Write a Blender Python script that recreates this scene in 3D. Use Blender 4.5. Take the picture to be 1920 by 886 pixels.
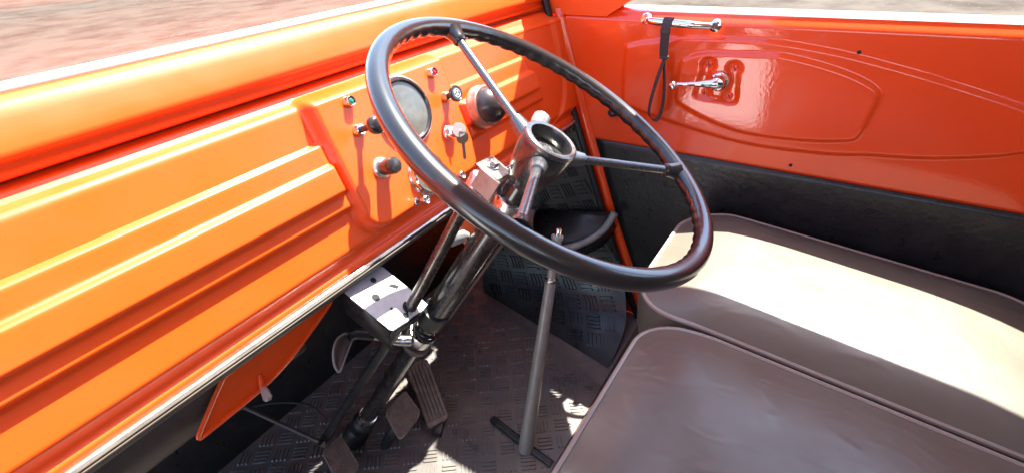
import bpy, bmesh, math, random
import numpy as np
from mathutils import Vector, Matrix
random.seed(4)
for o in list(bpy.data.objects): bpy.data.objects.remove(o)
scene = bpy.context.scene
COL = scene.collection
V = Vector

# ------------------------------------------------------------------ camera
# origin = centre of the steering wheel; X to the driver's door, Y forward, Z up (metres)
cam_d = bpy.data.cameras.new('camera'); cam = bpy.data.objects.new('camera', cam_d); COL.objects.link(cam)
right = V((0.55151, -0.83179, -0.06292)); up = V((0.46809, 0.24615, 0.84871)); fwd = V((0.69046, 0.49752, -0.52511))
Mc = Matrix((right, up, -fwd)).transposed().to_4x4(); Mc.translation = V((-0.45262, -0.26005, 0.20948))
cam.matrix_world = Mc
cam_d.sensor_fit = 'HORIZONTAL'; cam_d.sensor_width = 36; cam_d.lens = 36 * 930.33 / 1920
cam_d.shift_x = -0.0017; cam_d.shift_y = -0.0139
cam_d.clip_start = 0.01; cam_d.clip_end = 2000
scene.camera = cam

# ------------------------------------------------------------------ light
SUN = V((-0.45, 0.085, -1.0)).normalized()          # direction the sunlight travels
world = bpy.data.worlds.new('World'); scene.world = world; world.use_nodes = True
nt = world.node_tree; bg = nt.nodes['Background']
sky = nt.nodes.new('ShaderNodeTexSky'); sky.sky_type = 'NISHITA'; sky.sun_disc = False
sky.sun_elevation = math.asin(-SUN.z); sky.sun_rotation = math.atan2(-SUN.x, -SUN.y)
nt.links.new(sky.outputs[0], bg.inputs[0]); bg.inputs[1].default_value = 0.15
sd = bpy.data.lights.new('sun', 'SUN'); sd.energy = 5.0; sd.angle = math.radians(0.5); sd.color = (1, 0.95, 0.87)
so = bpy.data.objects.new('sun', sd); COL.objects.link(so); so.location = (2, 0, 3)
so.rotation_euler = SUN.to_track_quat('-Z', 'Y').to_euler()
scene.view_settings.view_transform = 'Standard'; scene.view_settings.look = 'None'
scene.view_settings.exposure = 2.6; scene.view_settings.gamma = 1.0
scene.view_settings.use_curve_mapping = False
scene.render.engine = 'CYCLES'
scene.cycles.max_bounces = 8; scene.cycles.diffuse_bounces = 5; scene.cycles.sample_clamp_indirect = 6

# ------------------------------------------------------------------ materials
def mat(name, col, rough=0.5, metal=0.0, coat=0.0, coat_rough=0.08, spec=0.5,
        var=0.0, var_scale=30, var_col=None, bump=0.0, bump_scale=200, bump_dist=0.001,
        rvar=0.0, scratch=None, noise_detail=4, wrinkle=0.0, bumps2=None):
    m = bpy.data.materials.new(name); m.use_nodes = True
    t = m.node_tree; n = t.nodes; l = t.links
    b = n['Principled BSDF']
    b.inputs['Base Color'].default_value = (*col, 1); b.inputs['Roughness'].default_value = rough
    b.inputs['Metallic'].default_value = metal; b.inputs['Coat Weight'].default_value = coat
    b.inputs['Coat Roughness'].default_value = coat_rough; b.inputs['Specular IOR Level'].default_value = spec
    tc = n.new('ShaderNodeTexCoord')
    colsock = None
    if var > 0:
        ns = n.new('ShaderNodeTexNoise'); ns.inputs['Scale'].default_value = var_scale
        ns.inputs['Detail'].default_value = noise_detail; ns.inputs['Roughness'].default_value = 0.65
        l.new(tc.outputs['Object'], ns.inputs['Vector'])
        r = n.new('ShaderNodeValToRGB'); r.color_ramp.elements[0].position = 0.42; r.color_ramp.elements[1].position = 0.68
        l.new(ns.outputs['Fac'], r.inputs['Fac'])
        mx = n.new('ShaderNodeMix'); mx.data_type = 'RGBA'
        mx.inputs['A'].default_value = (*col, 1); mx.inputs['B'].default_value = (*(var_col or [c * 0.5 for c in col]), 1)
        ml = n.new('ShaderNodeMath'); ml.operation = 'MULTIPLY'; ml.inputs[1].default_value = var
        l.new(r.outputs['Color'], ml.inputs[0]); l.new(ml.outputs[0], mx.inputs['Factor'])
        colsock = mx.outputs['Result']
    if scratch:                                    # (colour, amount, scale): worn flecks
        ns = n.new('ShaderNodeTexNoise'); ns.inputs['Scale'].default_value = scratch[2]; ns.inputs['Detail'].default_value = 8
        ns.inputs['Roughness'].default_value = 0.7
        l.new(tc.outputs['Object'], ns.inputs['Vector'])
        r = n.new('ShaderNodeValToRGB'); r.color_ramp.elements[0].position = 0.62 - scratch[1] * 0.2
        r.color_ramp.elements[1].position = 0.66 - scratch[1] * 0.1
        l.new(ns.outputs['Fac'], r.inputs['Fac'])
        mx = n.new('ShaderNodeMix'); mx.data_type = 'RGBA'
        if colsock: l.new(colsock, mx.inputs['A'])
        else: mx.inputs['A'].default_value = (*col, 1)
        mx.inputs['B'].default_value = (*scratch[0], 1)
        l.new(r.outputs['Color'], mx.inputs['Factor']); colsock = mx.outputs['Result']
    if colsock: l.new(colsock, b.inputs['Base Color'])
    if rvar > 0:
        ns = n.new('ShaderNodeTexNoise'); ns.inputs['Scale'].default_value = var_scale * 1.7; ns.inputs['Detail'].default_value = 6
        l.new(tc.outputs['Object'], ns.inputs['Vector'])
        mr = n.new('ShaderNodeMapRange'); mr.inputs['From Min'].default_value = 0.3; mr.inputs['From Max'].default_value = 0.7
        mr.inputs['To Min'].default_value = max(0, rough - rvar); mr.inputs['To Max'].default_value = min(1, rough + rvar)
        l.new(ns.outputs['Fac'], mr.inputs['Value']); l.new(mr.outputs[0], b.inputs['Roughness'])
    last = None
    if bump > 0:
        ns = n.new('ShaderNodeTexNoise'); ns.inputs['Scale'].default_value = bump_scale; ns.inputs['Detail'].default_value = 3
        l.new(tc.outputs['Object'], ns.inputs['Vector'])
        bp = n.new('ShaderNodeBump'); bp.inputs['Strength'].default_value = bump; bp.inputs['Distance'].default_value = bump_dist
        l.new(ns.outputs['Fac'], bp.inputs['Height']); last = bp
    if wrinkle > 0:                                # leathercloth creases
        mp = n.new('ShaderNodeMapping'); mp.inputs['Scale'].default_value = (1.5, 0.9, 1); mp.inputs['Rotation'].default_value = (0, 0, 0.7)
        l.new(tc.outputs['Object'], mp.inputs['Vector'])
        pw = n.new('ShaderNodeTexNoise'); pw.noise_type = 'RIDGED_MULTIFRACTAL'; pw.inputs['Scale'].default_value = 20
        pw.inputs['Detail'].default_value = 5; pw.inputs['Roughness'].default_value = 0.55; pw.inputs['Distortion'].default_value = 0.9
        l.new(mp.outputs[0], pw.inputs['Vector'])
        big = n.new('ShaderNodeTexNoise'); big.inputs['Scale'].default_value = 7
        l.new(tc.outputs['Object'], big.inputs['Vector'])
        mm = n.new('ShaderNodeMath'); mm.operation = 'MULTIPLY'; l.new(pw.outputs[0], mm.inputs[0]); l.new(big.outputs['Fac'], mm.inputs[1])
        bp = n.new('ShaderNodeBump'); bp.inputs['Strength'].default_value = wrinkle; bp.inputs['Distance'].default_value = 0.0045
        l.new(mm.outputs[0], bp.inputs['Height'])
        if last: l.new(last.outputs[0], bp.inputs['Normal'])
        last = bp
    if last:
        l.new(last.outputs[0], b.inputs['Normal'])
        l.new(last.outputs[0], b.inputs['Coat Normal'])
    return m

ORANGE = (0.86, 0.086, 0.0055)
M_orange = mat('orange_enamel', ORANGE, 0.45, coat=0.32, coat_rough=0.22, spec=0.35, var=0.25, var_scale=9, var_col=(0.80, 0.075, 0.005), bump=0.10, bump_scale=260, bump_dist=0.0006, scratch=((0.30, 0.045, 0.012), -0.42, 38), rvar=0.1)
M_door = mat('orange_door_enamel', (0.84, 0.066, 0.0045), 0.35, coat=1.0, coat_rough=0.04, spec=0.3, var=0.3, var_scale=7, var_col=(0.74, 0.052, 0.004), bump=0.17, bump_scale=190, bump_dist=0.0006)
M_door.node_tree.nodes['Principled BSDF'].inputs['Coat IOR'].default_value = 1.5
M_rim = mat('black_bakelite', (0.016, 0.0145, 0.0145), 0.28, coat=0.5, coat_rough=0.1, var=0.4, var_scale=25, var_col=(0.024, 0.022, 0.021), bump=0.08, bump_scale=700, bump_dist=0.0003)
M_spoke = mat('worn_black_spoke', (0.15, 0.148, 0.15), 0.30, metal=0.8, var=0.5, var_scale=220, var_col=(0.18, 0.175, 0.17), rvar=0.06)
M_hub = mat('worn_hub_enamel', (0.028, 0.025, 0.024), 0.26, metal=0.2, coat=0.5, var=0.5, var_scale=110, var_col=(0.06, 0.055, 0.052), scratch=((0.3, 0.28, 0.26), -0.55, 120))
M_steel = mat('bare_steel', (0.62, 0.60, 0.57), 0.26, metal=1.0, var=0.3, var_scale=70, var_col=(0.35, 0.32, 0.29), rvar=0.12)
M_plate = mat('zinc_plate', (0.36, 0.365, 0.38), 0.45, metal=0.5, var=0.6, var_scale=55, var_col=(0.45, 0.45, 0.46), scratch=((0.25, 0.24, 0.23), -0.25, 90), rvar=0.15)
M_chrome = mat('chrome', (0.80, 0.80, 0.80), 0.09, metal=1.0, var=0.4, var_scale=60, var_col=(0.55, 0.54, 0.52))
M_brass = mat('brass_plating', (0.72, 0.55, 0.30), 0.2, metal=1.0)
M_dark = mat('black_metal', (0.016, 0.015, 0.015), 0.4, var=0.6, var_scale=40, var_col=(0.035, 0.03, 0.028), rvar=0.15)
M_col = mat('column_enamel', (0.022, 0.019, 0.018), 0.22, metal=0.2, coat=0.6, coat_rough=0.1, var=0.6, var_scale=50, var_col=(0.075, 0.055, 0.045), rvar=0.1, scratch=((0.22, 0.17, 0.14), -0.42, 70))
M_col2 = mat('shaft_steel', (0.16, 0.145, 0.13), 0.28, metal=0.9, var=0.7, var_scale=60, var_col=(0.05, 0.045, 0.04), rvar=0.1)
M_lever = mat('grey_lever_paint', (0.29, 0.27, 0.24), 0.40, metal=0.2, var=0.6, var_scale=45, var_col=(0.22, 0.195, 0.165), scratch=((0.08, 0.06, 0.05), -0.3, 70))
M_rubber = mat('rubber_mat', (0.105, 0.098, 0.094), 0.38, spec=0.7, var=0.9, var_scale=9, var_col=(0.16, 0.125, 0.10), noise_detail=9, rvar=0.15, bump=0.3, bump_scale=300, bump_dist=0.0006, scratch=((0.13, 0.095, 0.07), -0.35, 45))
M_rubber2 = mat('rubber_kick_panel', (0.017, 0.0165, 0.017), 0.36, var=0.8, var_scale=10, var_col=(0.03, 0.026, 0.023), noise_detail=8, rvar=0.12, bump=0.3, bump_scale=300, bump_dist=0.0006)
M_pedal = mat('pedal_rubber', (0.15, 0.115, 0.092), 0.6, var=0.9, var_scale=60, var_col=(0.24, 0.18, 0.135))
M_vinyl = mat('brown_leathercloth', (0.128, 0.115, 0.090), 0.35, var=0.5, var_scale=10, var_col=(0.105, 0.090, 0.068), rvar=0.07, bump=0.25, bump_scale=900, bump_dist=0.0003, wrinkle=0.45)
M_pipe = mat('brown_piping', (0.30, 0.255, 0.215), 0.32, bump=0.2, bump_scale=600, bump_dist=0.0003)
M_card = mat('black_door_card', (0.016, 0.0155, 0.015), 0.33, var=0.5, var_scale=20, var_col=(0.035, 0.033, 0.031), bump=0.6, bump_scale=120, bump_dist=0.0012, rvar=0.08)
M_seal = mat('black_rubber_seal', (0.012, 0.012, 0.012), 0.5)
M_base = mat('brown_board', (0.13, 0.075, 0.05), 0.6, var=0.8, var_scale=25, var_col=(0.06, 0.035, 0.025))
M_bare = mat('bare_floor_metal', (0.20, 0.17, 0.145), 0.6, var=0.6, var_scale=30, var_col=(0.11, 0.09, 0.075), scratch=((0.4, 0.36, 0.3), -0.35, 60))
M_white = mat('sun_glow_trim', (0.52, 0.49, 0.45), 0.3, coat=0.4, var=0.6, var_scale=30, var_col=(0.45, 0.38, 0.3))
M_rail = mat('bright_rail', (0.72, 0.69, 0.64), 0.22, metal=0.85, var=0.6, var_scale=35, var_col=(0.35, 0.31, 0.27))
M_brown = mat('dark_brown_flange', (0.075, 0.055, 0.042), 0.5, var=0.8, var_scale=20, var_col=(0.04, 0.03, 0.025))
M_gauge = mat('clouded_dial', (0.085, 0.080, 0.066), 0.35, coat=0.8, coat_rough=0.25, var=0.9, var_scale=35, var_col=(0.17, 0.16, 0.13), noise_detail=8)
M_web = mat('grey_webbing', (0.045, 0.043, 0.045), 0.7, bump=0.5, bump_scale=700, bump_dist=0.0006)
M_green = mat('green_lens', (0.01, 0.16, 0.10), 0.12, coat=1.0)
M_red = mat('red_lens', (0.45, 0.012, 0.02), 0.12, coat=1.0)
M_pale = mat('pale_grey_plastic', (0.30, 0.25, 0.225), 0.45, var=0.5, var_scale=90, var_col=(0.28, 0.23, 0.2))
M_silverpaint = mat('silver_grip', (0.34, 0.33, 0.31), 0.35, metal=0.5, var=0.7, var_scale=80, var_col=(0.25, 0.23, 0.2))
M_hole = mat('dark_hole', (0.006, 0.006, 0.006), 0.8)
M_ground = mat('dusty_street', (0.080, 0.068, 0.056), 0.95, spec=0.0, var=0.9, var_scale=1.3, var_col=(0.042, 0.034, 0.028), noise_detail=8, scratch=((0.13, 0.115, 0.10), -0.12, 7))
M_lining = mat('bounce_lining', (0.70, 0.67, 0.61), 0.8, bump=0.3, bump_scale=200)
M_print = mat('white_print', (0.62, 0.62, 0.60), 0.5)

M_glass = bpy.data.materials.new('windscreen_glass'); M_glass.use_nodes = True
t = M_glass.node_tree; t.nodes.clear()
tr = t.nodes.new('ShaderNodeBsdfTransparent'); tr.inputs[0].default_value = (0.93, 0.95, 0.94, 1)
gl = t.nodes.new('ShaderNodeBsdfGlossy'); gl.inputs['Roughness'].default_value = 0.02
mx = t.nodes.new('ShaderNodeMixShader'); mx.inputs[0].default_value = 0.04
oo = t.nodes.new('ShaderNodeOutputMaterial')
t.links.new(tr.outputs[0], mx.inputs[1]); t.links.new(gl.outputs[0], mx.inputs[2]); t.links.new(mx.outputs[0], oo.inputs[0])

# ------------------------------------------------------------------ mesh helpers
class MB:
    """collects pieces of one mesh"""
    def __init__(s): s.v = []; s.f = []
    def add(s, v, f):
        k = len(s.v); s.v += [tuple(p) for p in v]; s.f += [tuple(i + k for i in q) for q in f]; return s
    def box(s, c, size, mtx=None, ch=0.0):
        """box, with chamfered vertical edges and top when ch > 0"""
        x, y, z = [q / 2 for q in size]
        if ch <= 0:
            v = [V((a * x, b * y, e * z)) for e in (-1, 1) for a, b in ((-1, -1), (1, -1), (1, 1), (-1, 1))]
            f = [(3, 2, 1, 0), (4, 5, 6, 7)] + [(i, (i + 1) % 4, (i + 1) % 4 + 4, i + 4) for i in range(4)]
        else:
            def ring(k, zz):
                X, Y = x - k, y - k; q = ch * 0.6
                return [V(p + (zz,)) for p in ((-X, -Y + q), (-X + q, -Y), (X - q, -Y), (X, -Y + q), (X, Y - q), (X - q, Y), (-X + q, Y), (-X, Y - q))]
            v = ring(ch, -z) + ring(0, -z + ch) + ring(0, z - ch) + ring(ch, z)
            f = [tuple(range(7, -1, -1)), tuple(range(24, 32))]
            for r in range(3):
                f += [(r * 8 + i, r * 8 + (i + 1) % 8, r * 8 + 8 + (i + 1) % 8, r * 8 + 8 + i) for i in range(8)]
        mtx = mtx or Matrix()
        return s.add([mtx @ p + V(c) for p in v], f)
    def tube(s, pts, r, n=14, cap=True, closed=False):
        pts = [V(p) for p in pts]; N = len(pts)
        rr = r if isinstance(r, (list, tuple)) else [r] * N
        v = []; f = []; prev = None
        for i in range(N):
            if closed: d = pts[(i + 1) % N] - pts[i - 1]
            else: d = pts[min(i + 1, N - 1)] - pts[max(i - 1, 0)]
            d.normalize()
            if prev is None:
                a = d.orthogonal().normalized()
            else:
                a = (prev - d * prev.dot(d)).normalized()
            prev = a; b = d.cross(a)
            for k in range(n):
                w = 2 * math.pi * k / n; v.append(pts[i] + rr[i] * (a * math.cos(w) + b * math.sin(w)))
        for i in range(N if closed else N - 1):
            j = (i + 1) % N
            for k in range(n): f.append((i * n + k, i * n + (k + 1) % n, j * n + (k + 1) % n, j * n + k))
        if cap and not closed:
            f.append(tuple(range(n - 1, -1, -1))); f.append(tuple((N - 1) * n + k for k in range(n)))
        return s.add(v, f)
    def lathe(s, prof, o, axis, n=32, cap=True):
        """prof: (radius, height along axis)"""
        ax = V(axis).normalized(); a = ax.orthogonal().normalized(); b = ax.cross(a); v = []; f = []
        for r, h in prof:
            for k in range(n):
                w = 2 * math.pi * k / n; v.append(V(o) + ax * h + r * (a * math.cos(w) + b * math.sin(w)))
        for i in range(len(prof) - 1):
            for k in range(n): f.append((i * n + k, i * n + (k + 1) % n, (i + 1) * n + (k + 1) % n, (i + 1) * n + k))
        if cap: f.append(tuple(range(n - 1, -1, -1))); f.append(tuple((len(prof) - 1) * n + k for k in range(n)))
        return s.add(v, f)
    def prism(s, poly, thick):
        """poly: 3D points of a planar outline, extruded by the vector thick, both faces kept"""
        n = len(poly); p = [V(q) for q in poly]; t_ = V(thick)
        v = p + [q + t_ for q in p]
        f = [tuple(range(n - 1, -1, -1)), tuple(range(n, 2 * n))] + [(i, (i + 1) % n, (i + 1) % n + n, i + n) for i in range(n)]
        return s.add(v, f)
    def grid(s, P):
        """P[i][j] points"""
        a = len(P); b = len(P[0])
        return s.add([q for row in P for q in row], [(i * b + j, i * b + j + 1, (i + 1) * b + j + 1, (i + 1) * b + j) for i in range(a - 1) for j in range(b - 1)])
    def build(s, name, m, parent=None, angle=40, recalc=True, thick=0):
        me = bpy.data.meshes.new(name); me.from_pydata([tuple(p) for p in s.v], [], s.f)
        if recalc:
            b = bmesh.new(); b.from_mesh(me); bmesh.ops.recalc_face_normals(b, faces=b.faces); b.to_mesh(me); b.free()
        me.materials.append(m)
        for p in me.polygons: p.use_smooth = True
        me.set_sharp_from_angle(angle=math.radians(angle))
        o = bpy.data.objects.new(name, me); COL.objects.link(o)
        if thick:
            md = o.modifiers.new('s', 'SOLIDIFY'); md.thickness = thick; md.offset = -1
        if parent: o.parent = parent
        return o
def tag(o, label=None, cat=None, group=None, kind=None):
    if label: o['label'] = label
    if cat: o['category'] = cat
    if group: o['group'] = group
    if kind: o['kind'] = kind
    return o
def thing(name, label, cat, loc=(0, 0, 0), group=None):
    o = bpy.data.objects.new(name, None); COL.objects.link(o); o.empty_display_size = 0.02
    return tag(o, label, cat, group)
def ss(a, b, x):
    t_ = min(1, max(0, (x - a) / (b - a))); return t_ * t_ * (3 - 2 * t_)
def smooth_path(pts, k=8, closed=False):
    """Catmull-Rom through pts"""
    P = [V(p) for p in pts]; out = []; n = len(P)
    for i in range(n if closed else n - 1):
        g = (lambda j: P[j % n]) if closed else (lambda j: P[min(max(j, 0), n - 1)])
        a, b, c, d = g(i - 1), g(i), g(i + 1), g(i + 2)
        for q in range(k):
            u = q / k
            out.append(0.5 * ((2 * b) + (c - a) * u + (2 * a - 5 * b + 4 * c - d) * u * u + (3 * b - a - 3 * c + d) * u ** 3))
    if not closed: out.append(P[-1])
    return out
def frame(z, x=None):
    z = V(z).normalized(); x = V(x) if x is not None else z.orthogonal()
    x = (x - z * x.dot(z)).normalized(); return Matrix((x, z.cross(x), z)).transposed().to_4x4()

FLOOR = -0.70
DX = 0.505                     # inner face of the driver's door
# ================================================================== SETTING
MB().add([(-60, -60, -1.3), (60, -60, -1.3), (60, 60, -1.3), (-60, 60, -1.3)], [(0, 1, 2, 3)]).build('ground', M_ground, recalc=False)
tag(bpy.data.objects['ground'], kind='structure')
fl = MB().box((-0.24, 0.0, FLOOR - 0.015), (1.5, 1.7, 0.03)).build('floor', M_bare); tag(fl, kind='structure')

M_reflector = mat('reflector_concrete', (0.82, 0.79, 0.73), 0.85, var=0.4, var_scale=3, var_col=(0.74, 0.70, 0.64), bump=0.3, bump_scale=60, bump_dist=0.003)
reflector_path = MB().prism([(-1.55, 0.02, -1.3), (-1.55, 0.62, -1.3), (-9.0, 2.35, -1.3), (-9.0, 1.30, -1.3)], (0, 0, 0.02)).build('path', M_reflector); tag(reflector_path, kind='structure')  # unseen pale strip added to reflect sunlight onto the door
# roof with windscreen pillars (out of frame; it shades the cab)
roof = thing('cab_roof', 'orange cab roof with windscreen pillars widened for shade', 'roof')
RZ = 0.42
MB().box((-0.235, -0.62, RZ + 0.02), (1.505, 1.12, 0.04), ch=0.015).build('roof_panel', M_orange, roof)
MB().box((-0.235, -0.62, RZ - 0.004), (1.44, 1.06, 0.006)).build('bounce_headlining', M_lining, roof)  # unseen pale lining added to bounce fill light down
def pillar(sx):  # unseen; widened past a plain pillar to keep sun off floor and dash end
    x0 = -0.235 + sx * 0.75
    m = MB()
    P = [[V((x0 + dx, y + dy, z)) for dx, dy in ((-iw if sx > 0 else -0.022, w), (0.022 if sx > 0 else iw, w), (0.022 if sx > 0 else iw, -w), (-iw if sx > 0 else -0.022, -w))] for y, z, w, iw in ((0.270, 0.03, 0.100, 0.012), (0.195, 0.12, 0.170, 0.012), (0.100, 0.265, 0.150, 0.030), (0.030, RZ + 0.005, 0.135, 0.075))]
    v = [q for r in P for q in r]
    f = [(i * 4 + k, i * 4 + (k + 1) % 4, i * 4 + 4 + (k + 1) % 4, i * 4 + 4 + k) for i in range(3) for k in range(4)] + [(0, 1, 2, 3), (12, 13, 14, 15)]
    m.add(v, f).build('widened_pillar', M_orange, roof)
pillar(1); pillar(-1)
for sx in (1, -1):
    MB().box((-0.235 + sx * 0.752, -0.70, (RZ + 0.03) / 2 - 0.1), (0.035, 0.09, RZ + 0.2), ch=0.008).build('door_pillar', M_orange, roof)
MB().box((-0.235, -1.16, -0.25), (1.5, 0.03, RZ + 0.93)).build('rear_panel', M_lining, roof)

sp_ = thing('reflection_blocker', 'black lined panel added beside the passenger seat to darken door reflections', 'side panel')  # unseen dark panel added to cut the bright reflection on the door
MB().prism([(-0.985, -1.12, -0.95), (-0.985, 0.05, -0.95), (-0.985, 0.05, -0.12), (-0.985, 0.0, -0.03), (-0.985, -0.08, 0.0), (-0.985, -1.12, 0.0)], (0.012, 0, 0)).build('lining', M_card, sp_)
MB().prism([(-1.03, -1.12, -1.15), (-1.03, 0.05, -1.15), (-1.03, 0.05, -0.12), (-1.03, 0.0, -0.03), (-1.03, -0.08, 0.0), (-1.03, -1.12, 0.0)], (0.04, 0, 0)).build('outer_skin', M_orange, sp_)
# ================================================================== DASHBOARD
TAU = math.radians(20)
DN = V((0, -math.cos(TAU), math.sin(TAU))); DU = V((0, math.sin(TAU), math.cos(TAU))); DO = V((0, 0.23, -0.186))
def rrect(x, t_, cx, ct, hx, ht, r):
    qx = abs(x - cx) - hx + r; qt = abs(t_ - ct) - ht + r
    return math.hypot(max(qx, 0), max(qt, 0)) + min(max(qx, qt), 0) - r
def dash_off(x, t_):
    o = 0.0
    # pressed ribs left and right of the instrument panel
    band = 0.010 * (1 - ss(0.169, 0.175, t_)) * ss(0.078, 0.085, t_) + 0.009 * (1 - ss(0.139, 0.146, t_)) * ss(0.101, 0.108, t_)
    if x < 0: o += band * (1 - ss(-0.102, -0.092, x)) * ss(-0.93, -0.90, x)
    else: o += band * ss(0.14, 0.16, x) * (1 - ss(0.366, 0.384, x + 0.25 * (t_ - 0.12)))
    # raised instrument panel
    d = rrect(x, t_, 0.021, 0.160, 0.128, 0.128, 0.036)
    o = max(o, 0.0) * ss(-0.004, 0.004, d) + 0.020 * (1 - ss(-0.010, 0.003, d)) if d < 0.004 else o
    # pressed contour towards the door
    d2 = rrect(x, t_, -0.10, 0.16, 0.575, 0.145, 0.10)
    if x > 0.3: o += 0.006 * ss(-0.002, 0.005, d2)
    # curl-under at the foot of the panel
    o -= 0.013 * (1 - ss(0.016, 0.034, t_)); o += 0.0035 * (1 - ss(0.010, 0.014, t_)) - 0.002 * (1 - ss(0.002, 0.006, t_))
    return o
def bow(x, t_): return 0.030 * max(0, (x - 0.08) / 0.42) ** 2 * min(1, max(0, t_ / 0.23))
def dash_pt(x, t_, lift=0.0):
    return DO + V((x, 0, 0)) + DU * t_ + DN * (dash_off(x, t_) + lift) + V((0, -bow(x, t_), 0))
dash = thing('dashboard', 'orange pressed metal dashboard with ribs, gauges and pull knobs', 'dashboard')
xs = sorted(set([round(-0.985 + 0.02 * i, 4) for i in range(24)] + [round(-0.52 + 0.0032 * i, 4) for i in range(322)]))
xs = [x for x in xs if x <= 0.503] + [0.5035]
ts = [0.0025 * i for i in range(87)]
rows = []
# profile above the face: nose, ledge with two fine steps, crease
def upper(x):
    b0 = V((0, -bow(x, 0.23), 0)); base = DO + V((x, 0, 0)) + b0
    lift = dash_off(x, 0.215); T = base + DU * 0.2150; out = []
    R_ = 0.012; c = T - DN * R_
    for k in range(1, 9):
        a = math.radians(62) * k / 8; out.append(c + R_ * (DN * math.cos(a) + DU * math.sin(a)) + DN * lift * (1 - 0.35 * ss(0, 8, k)))
    e = c + R_ * (DN * math.cos(math.radians(62)) + DU * math.sin(math.radians(62)))
    steps = [(0.004, 0.0022), (0.007, 0.0030), (0.0078, 0.0050), (0.0120, 0.0068), (0.0128, 0.0088), (0.018, 0.0108), (0.026, 0.0120), (0.036, 0.0125)]
    for i_, (dy, dz) in enumerate(steps): out.append(e + V((0, dy, dz)) + DN * lift * 0.65 * max(0, 1 - (i_ + 1) / 3))
    return out
P = [[dash_pt(x, t_) for t_ in ts] + upper(x) for x in xs]
MB().grid(P).build('face_panel', M_orange, dash, angle=55, thick=0.0012)
# cowl below the windscreen
def cowl_pts(x):
    b0 = V((x, -0.6 * bow(x, 0.23), 0)); zc = 0.057
    prof = [(0.340, 0.0405), (0.328, 0.0420), (0.3250, 0.0442), (0.3250, 0.0470), (0.3290, 0.0500), (0.3290, 0.0555), (0.3220, 0.0590), (0.3205, 0.0630), (0.3220, 0.0700), (0.3270, 0.0830), (0.3325, 0.0970), (0.3375, 0.1080), (0.3420, 0.1135), (0.3490, 0.1175), (0.358, 0.1190)]
    return [V((0, y, z if z < zc else zc + (z - zc) * 0.78)) + b0 for y, z in prof]
MB().grid([cowl_pts(x) for x in xs[::3] + [0.5035]]).build('cowl', M_orange, dash, angle=50, thick=0.0015)
MB().tube([dash_pt(x, 0.0, 0.002) + DU * -0.002 for x in xs[::6] + [0.503]], 0.0042, 10).build('bright_rail', M_rail, dash)
P = [[DO + V((x, 0, 0)) + DN * 0.002 + DU * -0.005, DO + V((x, 0.006, -0.018)), DO + V((x, 0.010, -0.021)), DO + V((x, 0.05, -0.022))] for x in xs[::6] + [0.5035]]
MB().grid(P).build('lower_flange', M_brown, dash, angle=30, thick=0.0015)

def on_dash(x, t_): return dash_pt(x, t_)
# --- gauges
def gauge(x, t_, r, depth, name='gauge'):
    c = on_dash(x, t_)
    g = MB().lathe([(r * 1.0, -0.004), (r * 1.06, 0.0), (r * 1.06, 0.004), (r * 1.02, depth), (r * 0.94, depth + 0.001), (r * 0.90, depth - 0.001), (r * 0.88, 0.004)], c, DN, 56).build(name, M_chrome if depth > 0.008 else M_hub, dash)
    MB().lathe([(r * 0.895, 0.0035), (r * 0.895, 0.0045), (r * 0.6, 0.0060), (r * 0.3, 0.0068), (0.0005, 0.007)], c, DN, 48).build('dial', M_gauge, g)
    MB().lathe([(r * 1.10, -0.002), (r * 1.13, 0.001), (r * 1.08, 0.0035), (r * 1.04, 0.0035)], c, DN, 56).build('bezel', M_rail, g)
    return g
tag(gauge(0.030, 0.168, 0.046, 0.007), 'large round gauge with clouded dial')
tag(gauge(0.022, 0.073, 0.030, 0.009), 'small chrome-ringed gauge behind the wheel rim')
# --- warning lamps
def lamp(x, t_, m, label):
    c = on_dash(x, t_)
    g = MB().lathe([(0.0078, -0.002), (0.0078, 0.001), (0.0070, 0.004), (0.0068, 0.009), (0.0060, 0.010), (0.0048, 0.0095), (0.0046, 0.006)], c, DN, 24).build('warning_lamp', M_chrome, dash)
    MB().lathe([(0.0046, 0.006), (0.0040, 0.0085), (0.002, 0.0095), (0.0003, 0.0098)], c, DN, 20).build('lens', m, g)
    tag(g, label)
lamp(-0.051, 0.207, M_green, 'green warning lamp in chrome collar'); lamp(0.109, 0.203, M_red, 'red warning lamp in chrome collar')
# --- pull knobs
def knob(x, t_, prof_base, prof_stem, prof_knob, mk, label, mb=None, ms=None, n=28):
    c = on_dash(x, t_)
    g = MB().lathe(prof_knob, c, DN, n).build('pull_knob', mk, dash)
    if prof_stem: MB().lathe(prof_stem, c, DN, 20).build('stem', ms or M_dark, g)
    MB().lathe(prof_base, c, DN, 24).build('collar', mb or M_chrome, g)
    tag(g, label); return g, c
base1 = [(0.0085, -0.002), (0.0085, 0.003), (0.0075, 0.005), (0.0072, 0.008), (0.0060, 0.009), (0.0045, 0.009)]
knob(-0.055, 0.169, base1, [(0.0042, 0.005), (0.0042, 0.024), (0.0048, 0.032)], [(0.0048, 0.031), (0.0085, 0.033), (0.0118, 0.0365), (0.0125, 0.041), (0.0112, 0.0455), (0.0075, 0.048), (0.0003, 0.0488)], M_rim, 'black mushroom pull knob on long stem')
knob(-0.046, 0.111, [(0.0155, -0.002), (0.0155, 0.001), (0.0138, 0.004), (0.0125, 0.005), (0.010, 0.005)], None, [(0.0105, 0.002), (0.0108, 0.010), (0.0118, 0.022), (0.0120, 0.026), (0.0108, 0.030), (0.007, 0.0318), (0.0003, 0.032)], M_hub, 'stubby dark knob in pale collar', M_rail)
g, c = knob(0.119, 0.162, base1, [(0.0048, 0.005), (0.0048, 0.014), (0.0058, 0.020)], [(0.0055, 0.017), (0.0085, 0.019), (0.0122, 0.0215), (0.0128, 0.0245), (0.0120, 0.027), (0.0105, 0.0275), (0.0098, 0.0268), (0.0003, 0.0268)], M_rim, 'black switch knob with white wiper symbol', M_brass)
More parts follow.
